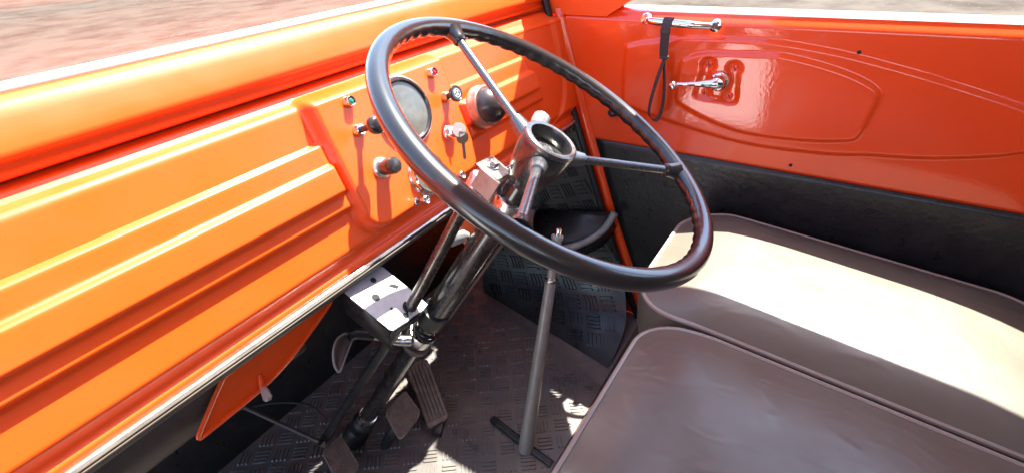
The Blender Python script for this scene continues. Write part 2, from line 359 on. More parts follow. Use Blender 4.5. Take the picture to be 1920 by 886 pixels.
# wiper symbol: ring, hub dot and sweep
fx = frame(DN, (1, 0, 0)); cc = c + DN * 0.0272
sym = MB().tube([cc + fx.to_3x3() @ V((0.0064 * math.cos(a), 0.0064 * math.sin(a), 0)) for a in np.linspace(0, 2 * math.pi, 33)[:-1]], 0.0005, 6, closed=True)
sym.tube([cc + fx.to_3x3() @ V(p) for p in ((-0.004, -0.003, 0), (0.0, -0.0015, 0), (0.0035, 0.0035, 0))], 0.0006, 6)
sym.tube([cc + fx.to_3x3() @ V((0.0045 * math.cos(a), -0.001 + 0.0045 * math.sin(a), 0)) for a in np.linspace(0.5, 2.6, 10)], 0.0005, 6)
sym.lathe([(0.0016, -0.0003), (0.0016, 0.0006), (0.0002, 0.0008)], cc + fx.to_3x3() @ V((0, -0.002, 0)), DN, 12)
sym.build('wiper_symbol', M_print, g)
for x, t_, lab in ((0.069, 0.047, 'small chrome pull knob nearest the column'), (-0.015, 0.045, 'small chrome pull knob at the foot of the panel')):
    knob(x, t_, [(0.0062, -0.002), (0.0062, 0.002), (0.005, 0.0035), (0.0035, 0.0035)], [(0.0030, 0.001), (0.0030, 0.012)], [(0.0034, 0.011), (0.0048, 0.016), (0.0062, 0.020), (0.0062, 0.0225), (0.0052, 0.0235), (0.0042, 0.0225), (0.0003, 0.022)], M_steel, lab)
# --- ignition lock
c = on_dash(0.096, 0.110)
ig = MB().lathe([(0.0125, -0.002), (0.0128, 0.002), (0.0118, 0.005), (0.0105, 0.006), (0.0102, 0.010), (0.0088, 0.0125), (0.004, 0.0130), (0.0003, 0.0130)], c, DN, 32).build('ignition_lock', M_chrome, dash)
MB().box(c + DN * 0.0132, (0.0014, 0.009, 0.0006), frame(DN, (1, 0, 0))).build('keyhole', M_hole, ig)
# --- hooded lamp
c = on_dash(0.192, 0.122)
hd = MB().lathe([(0.0365, -0.002), (0.037, 0.003), (0.0355, 0.006), (0.0345, 0.010), (0.0345, 0.016), (0.033, 0.0175), (0.030, 0.0175)], c, DN, 48).build('hooded_lamp', mat('dull_collar', (0.34, 0.28, 0.24), 0.35, metal=0.6, var=0.5, var_scale=60), dash)
tag(hd, 'dark domed swivelling lamp in pale collar')
hp = []
ax2 = (DN * 0.97 - DU * 0.20 + V((0.0, 0, 0))).normalized(); f2 = frame(ax2, (1, 0, 0)).to_3x3()
m = MB(); rr_ = 0.0325; rings = []
for i in range(13):
    ph = math.radians(88) * i / 12
    rings.append([c + DN * 0.012 + f2 @ V((rr_ * math.cos(ph) * math.cos(w), rr_ * math.cos(ph) * math.sin(w), 0.034 * math.sin(ph))) for w in np.linspace(0, 2 * math.pi, 41)])
m.grid(rings).build('dome', mat('brown_black_dome', (0.03, 0.022, 0.02), 0.3, coat=0.3, var=0.4, var_scale=120, var_col=(0.05, 0.04, 0.035)), hd, recalc=False)
sl = MB()
P = []
for i in range(5):
    ph = math.radians(38 + 5.0 * i); P.append([c + DN * 0.012 + f2 @ V((1.012 * rr_ * math.cos(ph) * math.cos(w), 1.012 * rr_ * math.cos(ph) * math.sin(w), 1.012 * 0.034 * math.sin(ph))) for w in np.linspace(0.6, 1.75, 12)])
sl.grid(P).build('lamp_slot', M_chrome, hd, thick=0.0004)
# --- steel rib end clips
# ================================================================== WINDSCREEN
ws = thing('windscreen', 'clear windscreen in rubber seal paled for sun glow above the orange cowl', 'windscreen')
MB().prism([(-0.95, 0.364, 0.110), (0.49, 0.342, 0.110), (0.47, -0.045, RZ), (-0.93, -0.045, RZ)], (0, 0.003, 0.004)).build('glass', M_glass, ws)
MB().tube([(-0.98, 0.363, 0.1068), (0.02, 0.363, 0.1068), (0.3, 0.356, 0.1068), (0.49, 0.345, 0.1068)], 0.0065, 10).build('rubber_seal', M_white, ws)  # pale colour stands in for the glow along the sunlit edge
nose = MB().grid([[V((x, 0.371, 0.100)), V((x, 0.39, 0.092)), V((x, 0.46, 0.05)), V((x, 0.62, -0.02)), V((x, 0.68, -0.20)), V((x, 0.70, -1.0))] for x in (-1.0, -0.6, -0.2, 0.2, 0.5)])
tag(nose.build('front_bodywork', M_orange, None, thick=0.002), 'orange front bodywork outside below the windscreen', 'bodywork')

# ================================================================== FRONT BULKHEAD
bh = MB().grid([[V((x, 0.60, FLOOR)), V((x, 0.655, FLOOR + 0.08)), V((x, 0.64, -0.30)), V((x, 0.50, 0.02)), V((x, 0.42, 0.04))] for x in (-1.0, -0.6, -0.2, 0.2, 0.505)])
tag(bh.build('bulkhead', M_dark, None, thick=0.002), 'black sheet metal bulkhead in the footwell behind the pedals', 'bulkhead')
# orange flap under the dash
fp = thing('vent_flap', 'orange metal flap with pale knob under the dashboard rail', 'flap')
YF = 0.262
out = [(-0.176, -0.2215), (-0.212, -0.245), (-0.255, -0.264), (-0.30, -0.274), (-0.366, -0.2740), (-0.374, -0.266), (-0.352, -0.238), (-0.318, -0.2235), (-0.25, -0.2215)]
out = [(p.x, p.y) for p in smooth_path([(x, z, 0) for x, z in ((-0.176, -0.2215), (-0.184, -0.232), (-0.240, -0.2585), (-0.268, -0.268), (-0.300, -0.274), (-0.368, -0.2765), (-0.374, -0.2735), (-0.368, -0.265), (-0.330, -0.2275), (-0.318, -0.2225), (-0.25, -0.2208))], 3, closed=True)]
MB().prism([(x, YF, z) for x, z in out], (0, 0.003, 0)).build('flap_plate', M_orange, fp)
MB().tube([(x, YF - 0.001, z) for x, z in out], 0.0028, 8, closed=True).build('rolled_edge', M_orange, fp)
MB().tube([(-0.290, YF - 0.002, -0.252), (-0.293, YF - 0.004, -0.262), (-0.296, YF - 0.006, -0.268)], [0.002, 0.0035, 0.003], 10).build('pressed_tab', M_orange, fp)
MB().tube([(-0.294, YF - 0.006, -0.268), (-0.2955, YF - 0.010, -0.272), (-0.298, YF - 0.016, -0.279), (-0.299, YF - 0.018, -0.2815)], [0.003, 0.0048, 0.0056, 0.003], 14).build('knob', M_pale, fp)
MB().tube([(-0.39, YF + 0.008, -0.226), (-0.20, YF + 0.008, -0.222)], 0.003, 8).build('hinge_rod', M_brown, fp)
wb = thing('under_dash_duct', 'dark brown duct panel in the shadow below the orange flap', 'duct')
MB().grid([[V((x, 0.268, -0.215)), V((x, 0.272, -0.275)), V((x, 0.285, -0.290)), V((x, 0.40, -0.300))] for x in (-0.98, -0.6, -0.30, -0.22)]).build('duct_skin', M_brown, wb, thick=0.002)

# ================================================================== MAT, KICK PANEL
CELL = 0.0385
def tread(m, ptfun, nrmfun, inside, u0, u1, v0, v1, rot, cell=CELL, h=0.0022):
    c_, s_ = math.cos(rot), math.sin(rot); n = int(2.2 / cell)
    for i in range(-n, n):
        for j in range(-n, n):
            cu, cv = (i + 0.5) * cell, (j + 0.5) * cell
            for k in range(4):
                off = (k - 1.5) * cell * 0.21; L = cell * 0.39; W = cell * 0.055
                a = (0.0, off) if (i + j) % 2 else (off, 0.0)
                du, dv = ((L, 0), (0, W)) if (i + j) % 2 else ((0, L), (W, 0))
                q = []
                ok = True
                for sx, sy in ((-1, -1), (1, -1), (1, 1), (-1, 1)):
                    x = cu + a[0] + sx * du[0] + sy * dv[0]; y = cv + a[1] + sx * du[1] + sy * dv[1]
                    X_ = x * c_ - y * s_; Y_ = x * s_ + y * c_
                    if not inside(X_, Y_): ok = False; break
                    q.append((X_, Y_))
                if not ok: continue
                mx_, my_ = sum(p[0] for p in q) / 4, sum(p[1] for p in q) / 4
                nr = nrmfun(mx_, my_)
                b4 = [ptfun(*p) - nr * 0.0005 for p in q]
                t4 = [ptfun(mx_ + (p[0] - mx_) * 0.8, my_ + (p[1] - my_) * 0.8) + nr * h for p in q]
                m.add(b4 + t4, [(4, 5, 6, 7)] + [(e, (e + 1) % 4, (e + 1) % 4 + 4, e + 4) for e in range(4)])
    return m
matp = [(-0.95, -0.02), (0.045, 0.036), (0.250, 0.038), (0.304, 0.190), (0.382, 0.455), (0.40, 0.60), (-0.95, 0.60)]
def in_poly(x, y, P, pad=0.004):
    c = False; n = len(P)
    for i in range(n):
        (x1, y1), (x2, y2) = P[i], P[(i + 1) % n]
        if (y1 > y) != (y2 > y) and x < (x2 - x1) * (y - y1) / (y2 - y1) + x1: c = not c
    return c
mo = thing('rubber_mat', 'dark ribbed rubber mat with five-bar tread covering the cab floor', 'floor mat')
MB().prism([(x, y, FLOOR) for x, y in matp], (0, 0, 0.005)).build('mat_sheet', M_rubber, mo)
tb = tread(MB(), lambda x, y: V((x, y, FLOOR + 0.005)), lambda x, y: V((0, 0, 1)), lambda x, y: -0.55 < x and in_poly(x, y, matp), 0, 0, 0, 0, math.radians(-52)).build('tread_bars', M_rubber, mo, angle=20, recalc=False)
tag(tb, kind='stuff')
MB().lathe([(0.004, 0), (0.004, 0.002), (0.0025, 0.0035), (0.0003, 0.0038)], (0.125, 0.052, FLOOR + 0.005), (0, 0, 1), 14).build('screw', M_chrome, mo)

kp = thing('kick_panel', 'black rubber-covered kick panel with map pocket beside the door', 'kick panel')
def polyline(pts, u):
    L = [0]
    for a, b in zip(pts, pts[1:]): L.append(L[-1] + (V(b) - V(a)).length)
    s_ = u * L[-1]
    for i in range(len(pts) - 1):
        if s_ <= L[i + 1] + 1e-9:
            w = (s_ - L[i]) / (L[i + 1] - L[i]); return V(pts[i]).lerp(V(pts[i + 1]), w)
    return V(pts[-1])
aft = smooth_path([(0.499, 0.236, -0.165), (0.497, 0.200, -0.29), (0.494, 0.155, -0.41), (0.485, 0.100, -0.55), (0.44, 0.062, -0.655), (0.360, 0.050, -0.688), (0.308, 0.049, FLOOR + 0.002)], 5)
fore = smooth_path([(0.485, 0.50, -0.165), (0.475, 0.50, -0.30), (0.455, 0.495, -0.43), (0.43, 0.485, -0.56), (0.400, 0.475, -0.65), (0.388, 0.47, -0.685), (0.384, 0.461, FLOOR + 0.002)], 5)
def kpt(u, v):                       # u aft->fore 0..0.35 m, v top->bottom 0..0.56 m
    a = polyline(aft, min(1, max(0, v / 0.56))); b = polyline(fore, min(1, max(0, v / 0.56)))
    return a.lerp(b, u / 0.35)
def knr(u, v):
    a = kpt(u + 0.002, v) - kpt(u - 0.002, v); b = kpt(u, v + 0.002) - kpt(u, v - 0.002)
    n_ = a.cross(b).normalized(); return n_ if n_.x < 0 else -n_
MB().grid([[kpt(0.35 * i / 12, 0.56 * j / 30) for j in range(31)] for i in range(13)]).build('panel_sheet', M_rubber2, kp, angle=60)
tb = tread(MB(), kpt, knr, lambda u, v: 0.008 < u < 0.345 and 0.01 < v < 0.55, 0, 0, 0, 0, math.radians(20), cell=0.041, h=0.0032).build('tread_bars', M_rubber2, kp, angle=20)
tag(tb, kind='stuff')
# map pocket: curved front with rolled edge
poc = [V(p) for p in ((0.455, 0.112, -0.375), (0.437, 0.128, -0.412), (0.405, 0.150, -0.430), (0.375, 0.190, -0.447), (0.365, 0.235, -0.455), (0.372, 0.280, -0.455), (0.405, 0.31, -0.44), (0.44, 0.325, -0.42))]
edge = smooth_path(poc, 6)
P = [[p, p + V((0.010, 0.004, -0.030)), p + V((0.035, 0.010, -0.058)), p + V((0.075, 0.014, -0.078))] for p in edge]
po = MB().grid(P).build('pocket_front', M_rubber2, kp, angle=60, thick=0.002)
MB().tube(edge, 0.0085, 14).build('rolled_edge', mat('pocket_edge', (0.26, 0.235, 0.225), 0.4, var=0.5, var_scale=40), po)
MB().add([edge[0] + V((0.02, 0.01, -0.012)), *[p + V((0, 0, -0.012)) for p in edge], edge[-1] + V((0.03, 0, -0.012))], [tuple(range(len(edge) + 2))]).build('pocket_base', M_dark, po, thick=0.001)
for k in (3, 9, 16): MB().lathe([(0.0022, 0), (0.0018, 0.0012), (0.0003, 0.0015)], edge[k] + V((-0.003, -0.004, 0.0042)), (-0.4, -0.5, 0.75), 10).build('rivet', M_chrome, po)

# ================================================================== DOOR
door = thing('driver_door', "orange inner door skin with pressed swages and black lower card", 'door')
def front_y(z):                      # seal line of the slanting front edge
    pts = [(0.10, 0.310), (0.016, 0.287), (-0.178, 0.230), (-0.40, 0.157), (-0.668, 0.058), (-0.75, 0.02)]
    for (z1, y1), (z2, y2) in zip(pts, pts[1:]):
        if z >= z2: return y1 + (y2 - y1) * (z - z1) / (z2 - z1)
    return pts[-1][1]
def sdpoly(y, z, P):
    d = 1e9; n = len(P); c = False
    for i in range(n):
        (x1, y1), (x2, y2) = P[i], P[(i + 1) % n]
        ex, ey = x2 - x1, y2 - y1; wx, wy = y - x1, z - y1
        u = min(1, max(0, (wx * ex + wy * ey) / (ex * ex + ey * ey))); d = min(d, math.hypot(wx - ex * u, wy - ey * u))
        if (y1 > z) != (y2 > z) and y < (x2 - x1) * (z - y1) / (y2 - y1) + x1: c = not c
    return -d if c else d
def sm(P, k=4): return [(p.x, p.y) for p in smooth_path([(a, b, 0) for a, b in P], k, closed=True)]
OUT = sm([(0.128, -0.035), (0.115, -0.018), (0.029, -0.001), (-0.029, 0.003), (-0.126, 0.004), (-0.20, -0.003), (-0.272, -0.015), (-0.40, -0.045), (-0.52, -0.085), (-0.50, -0.13), (-0.40, -0.16), (-0.313, -0.171), (-0.257, -0.180), (-0.145, -0.185), (-0.064, -0.178), (0.02, -0.164), (0.105, -0.146), (0.128, -0.125)], 3)
INN = sm([(0.017, -0.050), (0.003, -0.033), (-0.03, -0.022), (-0.129, -0.017), (-0.161, -0.017), (-0.227, -0.030), (-0.278, -0.047), (-0.302, -0.066), (-0.300, -0.10), (-0.293, -0.138), (-0.278, -0.150), (-0.216, -0.160), (-0.125, -0.163), (-0.06, -0.151), (0.005, -0.126), (0.018, -0.108)], 3)
SCR = [(-0.036, -0.043), (-0.081, -0.046), (-0.035, -0.094), (-0.080, -0.097)]
def seg(y, z, a, b):
    ey, ez = b[0] - a[0], b[1] - a[1]; u = min(1, max(0, ((y - a[0]) * ey + (z - a[1]) * ez) / (ey * ey + ez * ez)))
    return math.hypot(y - a[0] - u * ey, z - a[1] - u * ez)
def door_off(y, z):
    o = 0.0
    if -0.55 < y < 0.15 and z < 0.02: o += 0.0055 * (1 - ss(-0.006, 0.002, sdpoly(y, z, OUT)))
    if -0.32 < y < 0.03 and z < 0: o += 0.0055 * (1 - ss(-0.006, 0.002, sdpoly(y, z, INN)))
    if -0.12 < y < 0.02 and -0.14 < z < -0.01:
        d = min(min(math.hypot(y - a, z - b) for a, b in SCR) - 0.0135, seg(y, z, SCR[0], (-0.026, -0.098)) - 0.0095, seg(y, z, SCR[1], (-0.086, -0.100)) - 0.0095, seg(y, z, (-0.035, -0.103), (-0.080, -0.105)) - 0.0050)
        d = max(d, 0.0165 - math.hypot(y + 0.060, z + 0.070))
        o -= 0.0075 * (1 - ss(-0.005, 0.0015, d))
    o -= 0.010 * ss(0.022, 0.040, z) 
    return o
zs = list(np.linspace(-0.228, 0.040, 108)); P = []
for z in zs:
    fy = front_y(z) - 0.026; row = []
    for k in range(330):
        w = k / 329; y = fy + (-0.80 - fy) * (0.80 * w + 0.20 * w ** 3 if True else w)
        row.append(V((DX - door_off(y, z), y, z)))
    P.append(row)
top = [V((p.x + 0.012, p.y, 0.0435)) for p in P[-1]]; top2 = [V((DX + 0.055, p.y, 0.0435)) for p in P[-1]]
sk = MB().grid(P + [top, top2]).build('inner_skin', M_door, door, angle=50, thick=0.001)
MB().box((DX + 0.062, -0.02, -0.46), (0.012, 1.76, 1.0), ch=0.004).build('outer_skin', M_orange, door)
# orange front flange with rolled edge
zf = list(np.linspace(0.042, -0.69, 40))
P = [[V((DX + 0.012, front_y(z) - 0.003, z)), V((DX - 0.002, front_y(z) - 0.0045, z)), V((DX - 0.006, front_y(z) - 0.009, z)), V((DX - 0.006, front_y(z) - 0.016, z)), V((DX - 0.003, front_y(z) - 0.022, z)), V((DX + 0.001, front_y(z) - 0.028, z))] for z in zf]
MB().grid(P).build('front_flange', M_door, door, angle=60, thick=0.001)
# black lower card
P = []
for z in list(np.linspace(-0.2255, -0.70, 40)):
    fy = front_y(z) - 0.030; P.append([V((DX - 0.0035 - 0.004 * math.sin(min(1, (-0.2255 - z) / 0.3) * math.pi) * 0.5, fy + (-0.80 - fy) * k / 50, z)) for k in range(51)])
cd = MB().grid(P).build('lower_card', M_card, door, angle=60, thick=0.003)
for y, z in ((0.119, -0.231), (-0.073, -0.233), (-0.242, -0.235), (-0.42, -0.235)):
    MB().lathe([(0.0034, 0), (0.0030, 0.0014), (0.0003, 0.002)], (DX - 0.004, y, z), (-1, 0, 0), 12).build('screw', M_chrome, cd)
for y, z in ((-0.204, -0.212), (-0.258, -0.007)):
    MB().lathe([(0.0030, -0.0005), (0.0030, 0.0006), (0.0003, 0.0007)], (DX - door_off(y, z) - 0.0002, y, z), (-1, 0, 0), 14).build('hole', M_hole, sk)
# escutcheon screws
for y, z in SCR:
    b = V((DX - door_off(y, z), y, z))
    s1 = MB().lathe([(0.0068, -0.001), (0.0066, 0.0012), (0.0054, 0.0022), (0.0050, 0.0012), (0.0048, 0.0012), (0.0044, 0.0026), (0.002, 0.0032), (0.0003, 0.0033)], b, (-1, 0, 0), 20).build('escutcheon_screw', M_door, door)
    MB().box(b + V((-0.0031, 0, 0)), (0.0008, 0.0014, 0.0075), Matrix.Rotation(random.uniform(-0.6, 0.6), 4, 'X')).build('screw_slot', M_hole, s1)
# window crank
wc = MB(); cb = V((DX - 0.011, -0.060, -0.070))
cr = wc.lathe([(0.0180, 0.0), (0.0184, 0.003), (0.0165, 0.007), (0.0142, 0.009), (0.0132, 0.010), (0.0126, 0.018), (0.0112, 0.022), (0.007, 0.0235), (0.0003, 0.0238)], cb, (-1, 0, 0), 32).build('window_crank', M_chrome, door)
tag(cr, 'chrome window winder with ball knob')
h0 = cb + V((-0.016, 0, 0)); h1 = V((h0.x - 0.012, 0.010, -0.0755))
MB().tube(smooth_path([h0, h0.lerp(h1, 0.35) + V((-0.004, 0, 0.001)), h0.lerp(h1, 0.75) + V((-0.004, 0, 0.001)), h1], 6), [0.0098] * 3 + [0.0085, 0.0075, 0.0067, 0.006, 0.0053, 0.0043, 0.0041, 0.004, 0.0039, 0.0038, 0.0038, 0.0038, 0.0038, 0.0040, 0.0042, 0.0042], 16).build('crank_arm', M_chrome, cr)
kc = h1 + V((-0.008, 0.003, 0)); MB().lathe([(0.003, 0.012), (0.0055, 0.010), (0.0074, 0.006), (0.0080, 0.001), (0.0074, -0.004), (0.005, -0.0072), (0.0003, -0.008)], kc, (1, 0, 0), 22).build('crank_knob', M_chrome, cr)
MB().lathe([(0.0045, 0), (0.0042, 0.0016), (0.0003, 0.002)], cb + V((-0.0236, 0, 0)), (-1, 0, 0), 16).build('crank_screw', M_steel, cr)
# pull handle
hx = DX - 0.012
hd_ = MB().tube(smooth_path([(hx + 0.004, 0.082, 0.030), (hx - 0.014, 0.074, 0.030), (hx - 0.022, 0.05, 0.030), (hx - 0.022, 0.02, 0.029), (hx - 0.018, -0.010, 0.027), (hx - 0.006, -0.034, 0.0245)], 7), [0.0055] * 8 + [0.0065] * 20 + [0.0058] * 7 + [0.005], 16).build('pull_handle', M_chrome, door)
MB().lathe([(0.0105, 0.0), (0.0108, 0.006), (0.0095, 0.012), (0.006, 0.0135), (0.0052, 0.0125), (0.0003, 0.0125)], (hx + 0.006, -0.040, 0.0245), (-1, 0, 0), 24).build('handle_rosette', M_chrome, hd_)
MB().lathe([(0.010, 0.0), (0.0103, 0.005), (0.0085, 0.010), (0.0003, 0.011)], (hx + 0.006, 0.086, 0.030), (-1, 0, 0), 24).build('handle_rosette', M_chrome, hd_)
# lock button with lever
lk = MB().lathe([(0.0095, 0.0), (0.0095, 0.008), (0.008, 0.012), (0.004, 0.013), (0.0003, 0.013)], (DX, 0.147, -0.160), (-1, 0, 0), 24).build('door_lock', M_dark, door)
MB().tube([(DX - 0.010, 0.146, -0.160), (DX - 0.012, 0.11, -0.161), (DX - 0.012, 0.074, -0.163)], [0.004, 0.0032, 0.0028], 10).build('lock_lever', M_col2, lk)
# door seal (belongs to the body)
se = MB().tube([(DX - 0.010, front_y(z) + 0.004, z) for z in np.linspace(0.09, -0.69, 40)], 0.0078, 12)
tag(se.build('door_seal', M_seal), 'thin black rubber seal along the front edge of the orange door', 'seal')
# jamb filler between dash end and seal
jb = MB().grid([[V((DX + 0.004, front_y(z) + 0.006, z)), V((DX + 0.0, front_y(z) + 0.02, z)), V((DX + 0.002, front_y(z) + 0.10, z)), V((DX + 0.004, 0.55, z))] for z in np.linspace(0.10, -0.69, 30)])
tag(jb.build('door_jamb', M_orange, None, thick=0.0015), 'orange door jamb strip between dashboard end and door seal', 'door jamb')

# strap hanging from the pull handle
st_ = thing('strap', 'grey webbing strap looped over the chrome door handle', 'strap')
def ribbon(path, wvec, w, th=0.0014):
    path = [V(p) for p in path]; P = []
    v = []; f = []
    for i, p in enumerate(path):
        d = (path[min(i + 1, len(path) - 1)] - path[max(i - 1, 0)]).normalized(); wv = V(wvec[i] if isinstance(wvec, list) else wvec)
        wv = (wv - d * wv.dot(d)).normalized(); n_ = d.cross(wv)
        v += [p + wv * w / 2 + n_ * th / 2, p - wv * w / 2 + n_ * th / 2, p - wv * w / 2 - n_ * th / 2, p + wv * w / 2 - n_ * th / 2]
    for i in range(len(path) - 1):
        for k in range(4): f.append((i * 4 + k, i * 4 + (k + 1) % 4, i * 4 + 4 + (k + 1) % 4, i * 4 + 4 + k))
    f += [(3, 2, 1, 0), tuple(len(v) - 4 + k for k in range(4))]
    return v, f
sx = hx - 0.032
MB().add(*ribbon(smooth_path([(hx - 0.013, 0.035, 0.024), (hx - 0.016, 0.036, 0.036), (hx - 0.022, 0.036, 0.039), (hx - 0.030, 0.036, 0.034), (sx, 0.037, 0.022), (sx + 0.003, 0.038, 0.005), (sx + 0.010, 0.040, -0.016), (sx + 0.016, 0.041, -0.034)], 6), (0, 1, 0.05), 0.016)).build('upper_strap', M_web, st_)
MB().add(*ribbon(smooth_path([(sx + 0.016, 0.038, -0.033), (sx + 0.014, 0.046, -0.06), (sx + 0.010, 0.054, -0.10), (sx + 0.006, 0.057, -0.135), (sx + 0.006, 0.049, -0.149), (sx + 0.008, 0.038, -0.146), (sx + 0.012, 0.033, -0.12), (sx + 0.014, 0.034, -0.08), (sx + 0.016, 0.040, -0.036)], 7), (-0.75, -0.6, 0.0), 0.013)).build('loop', M_web, st_)
MB().box((sx + 0.015, 0.0395, -0.031), (0.007, 0.016, 0.008), ch=0.002).build('stitched_knot', M_web, st_)
MB().box((sx + 0.001, 0.0375, 0.017), (0.005, 0.0175, 0.010), ch=0.0015).build('buckle', M_web, st_)

# ================================================================== SEATS
def seat(name, label, x0, x1, yf, depth, ztop, th, slope, crown, r=0.055, front_dip=0.02):
    s_ = thing(name, label, 'seat')
    cx, hx_ = (x0 + x1) / 2, (x1 - x0) / 2; cy, hy = yf - depth / 2, depth / 2
    def outline(k, n=96):
        pts = []
        hxx, hyy, rr = hx_ - k, hy - k, max(0.008, r - k)
        for q, (sx_, sy_, a0) in enumerate(((1, 1, 0), (-1, 1, 90), (-1, -1, 180), (1, -1, 270))):
            for e in range(n // 4):
                a = math.radians(a0 + 90 * e / (n // 4 - 1)); pts.append((cx + sx_ * (hxx - rr) + rr * math.cos(a), cy + sy_ * (hyy - rr) + rr * math.sin(a)))
        # resample sides
        out_ = []
        for i in range(len(pts)):
            a, b = pts[i], pts[(i + 1) % len(pts)]; L = math.hypot(b[0] - a[0], b[1] - a[1]); m_ = max(1, int(L / 0.02)) if L > 0.03 else 1
            out_ += [(a[0] + (b[0] - a[0]) * e / m_, a[1] + (b[1] - a[1]) * e / m_) for e in range(m_)]
        return out_
    def zt(x, y): return ztop + slope * (y - yf) - front_dip * ss(0.10, 0.0, yf - y) 
    base = outline(0.0); N = len(base); rings = []
    for rho in (0.0, 0.12, 0.25, 0.4, 0.55, 0.68, 0.78, 0.86, 0.92, 0.96, 0.985, 1.0):
        ring = []
        for x, y in base:
            X_, Y_ = cx + (x - cx) * rho, cy + (y - cy) * rho
            ring.append(V((X_, Y_, zt(X_, Y_) + crown * (1 - rho ** 3.2))))
        rings.append(ring)
    for dz, k in ((0.006, 0.002), (0.03, 0.005), (0.07, 0.004), (th - 0.02, -0.002), (th, -0.012)):
        ring = []
        for i, (x, y) in enumerate(base):
            dx_, dy_ = x - cx, y - cy; L = math.hypot(dx_, dy_)
            ring.append(V((x + dx_ / L * k, y + dy_ / L * k, zt(x, y) - dz)))
        rings.append(ring)
    v = [p for r_ in rings for p in r_]; f = [(i * N + k, i * N + (k + 1) % N, (i + 1) * N + (k + 1) % N, (i + 1) * N + k) for i in range(len(rings) - 1) for k in range(N)]
    f.append(tuple((len(rings) - 1) * N + k for k in range(N)))
    MB().add(v, f).build('cushion', M_vinyl, s_, angle=75)
    MB().tube([V((x, y, zt(x, y) - 0.0005)) for x, y in base], 0.0038, 8, closed=True).build('piping', M_pipe, s_)
    # backrest out of the picture
    b = MB(); P = []
    for i in range(13):
        w = i / 12; z = ztop - 0.09 + 0.50 * w; yb = yf - depth + 0.0 - 0.10 * w
        t_ = 0.11 * math.sqrt(max(0.02, 1 - (2 * w - 1) ** 6))
        P.append([V((cx + hx_ * 0.97 * a, yb - 0.05 + t_ / 2 * bb, z)) for a, bb in ((-0.93, 1), (-0.5, 1.12), (0, 1.15), (0.5, 1.12), (0.93, 1), (1, 0.3), (1, -0.3), (0.93, -1), (0, -1), (-0.93, -1), (-1, -0.3), (-1, 0.3), (-0.93, 1))])
    b.grid(P); n13 = 13
    b.f.append(tuple(range(12))); b.f.append(tuple(12 * 13 + k for k in range(12)))
    b.build('backrest', M_vinyl, s_, angle=60)
    return s_
seat('driver_seat', 'sunlit brown vinyl driver seat cushion with piping beside the door', 0.124, 0.456, -0.050, 0.56, -0.308, 0.13, 0.075, 0.028, r=0.085, front_dip=0.012)
seat('passenger_seat', 'shaded brown vinyl passenger seat cushion nearest the camera', -0.52, 0.106, -0.092, 0.52, -0.306, 0.12, 0.075, 0.026, r=0.055, front_dip=0.014)
sb = thing('seat_base', 'brown board seat base below the front of the seats', 'seat base')
MB().prism([(-0.90, 0.033, FLOOR + 0.001), (0.296, 0.040, FLOOR + 0.001), (0.36, -0.02, -0.50), (0.36, -0.12, -0.45), (-0.90, -0.12, -0.45)], (0, -0.012, 0)).build('front_board', M_base, sb)
MB().box((-0.22, -0.60, -0.575), (1.36, 0.93, 0.245)).build('box', M_dark, sb)

# ================================================================== STEERING WHEEL
WN = V((0.16677, -0.51232, 0.84245)).normalized()
e1 = V((0.035, 0.149, 0.084)); e1 = (e1 - WN * e1.dot(WN)).normalized(); e2 = WN.cross(e1)
def wp(a, r, h=0.0): return (e1 * math.cos(a) + e2 * math.sin(a)) * r + WN * h
sw = thing('steering_wheel', 'large black three-spoke steering wheel with open hub', 'steering wheel')
NR, NT = 240, 22; rows = []
SA = [0.0, 2 * math.pi / 3, 4 * math.pi / 3]
for i in range(NR):
    a = 2 * math.pi * i / NR
    row = []
    near = min(abs((a - s + math.pi) % (2 * math.pi) - math.pi) for s in SA)
    for k in range(NT):
        b = 2 * math.pi * k / NT
        ra, rb = 0.0110, 0.0112
        x, z = math.cos(b), math.sin(b)
        # finger grips on the inner underside
        g_ = max(0.0, -0.75 * x - 0.66 * z) ** 1.5
        d = -0.0021 * g_ * (0.5 + 0.5 * math.cos(a * 60)) * ss(0.09, 0.16, near)
        row.append(wp(a, 0.2 + (ra + d) * x, (rb + d) * z))
    rows.append(row)
m = MB(); m.add([p for r_ in rows for p in r_], [(i * NT + k, i * NT + (k + 1) % NT, ((i + 1) % NR) * NT + (k + 1) % NT, ((i + 1) % NR) * NT + k) for i in range(NR) for k in range(NT)])
m.build('rim', M_rim, sw, angle=80)
for s in SA:
    p0 = wp(s, 0.194); p1 = wp(s, 0.176, -0.0028); p2 = wp(s, 0.033, -0.026)
    d = (p2 - p1).normalized()
    sp = MB().tube([p1 - d * 0.006, p1.lerp(p2, 0.5), p2], 0.0053, 14).build('spoke', M_spoke, sw)
    MB().tube([p0, p0.lerp(p1, 0.4), p1.lerp(p0, 0.2), p1, p1 + d * 0.002], [0.0126, 0.0100, 0.0088, 0.0085, 0.0068], 16).build('rim_ferrule', M_rim, sp)
    q = p2 - d * 0.022
    MB().tube([q - d * 0.001, q, p2 - d * 0.014, p2 + d * 0.004], [0.0058, 0.0078, 0.0092, 0.0115], 16).build('hub_ferrule', M_spoke, sp)
HB = MB().lathe([(0.018, -0.078), (0.022, -0.074), (0.0265, -0.060), (0.030, -0.045), (0.0325, -0.030), (0.0330, -0.012), (0.0322, -0.0085), (0.0305, -0.0075), (0.0265, -0.0085), (0.0255, -0.011), (0.0245, -0.024), (0.0180, -0.025), (0.0175, -0.029), (0.0165, -0.030)], (0, 0, 0), WN, 56).build('hub', M_hub, sw, angle=35)
MB().lathe([(0.0145, -0.031), (0.0145, -0.025), (0.0125, -0.0225), (0.0085, -0.0225), (0.0075, -0.026), (0.0003, -0.0265)], (0, 0, 0), WN, 6 * 6).build('hub_nut', M_steel, HB, angle=35)
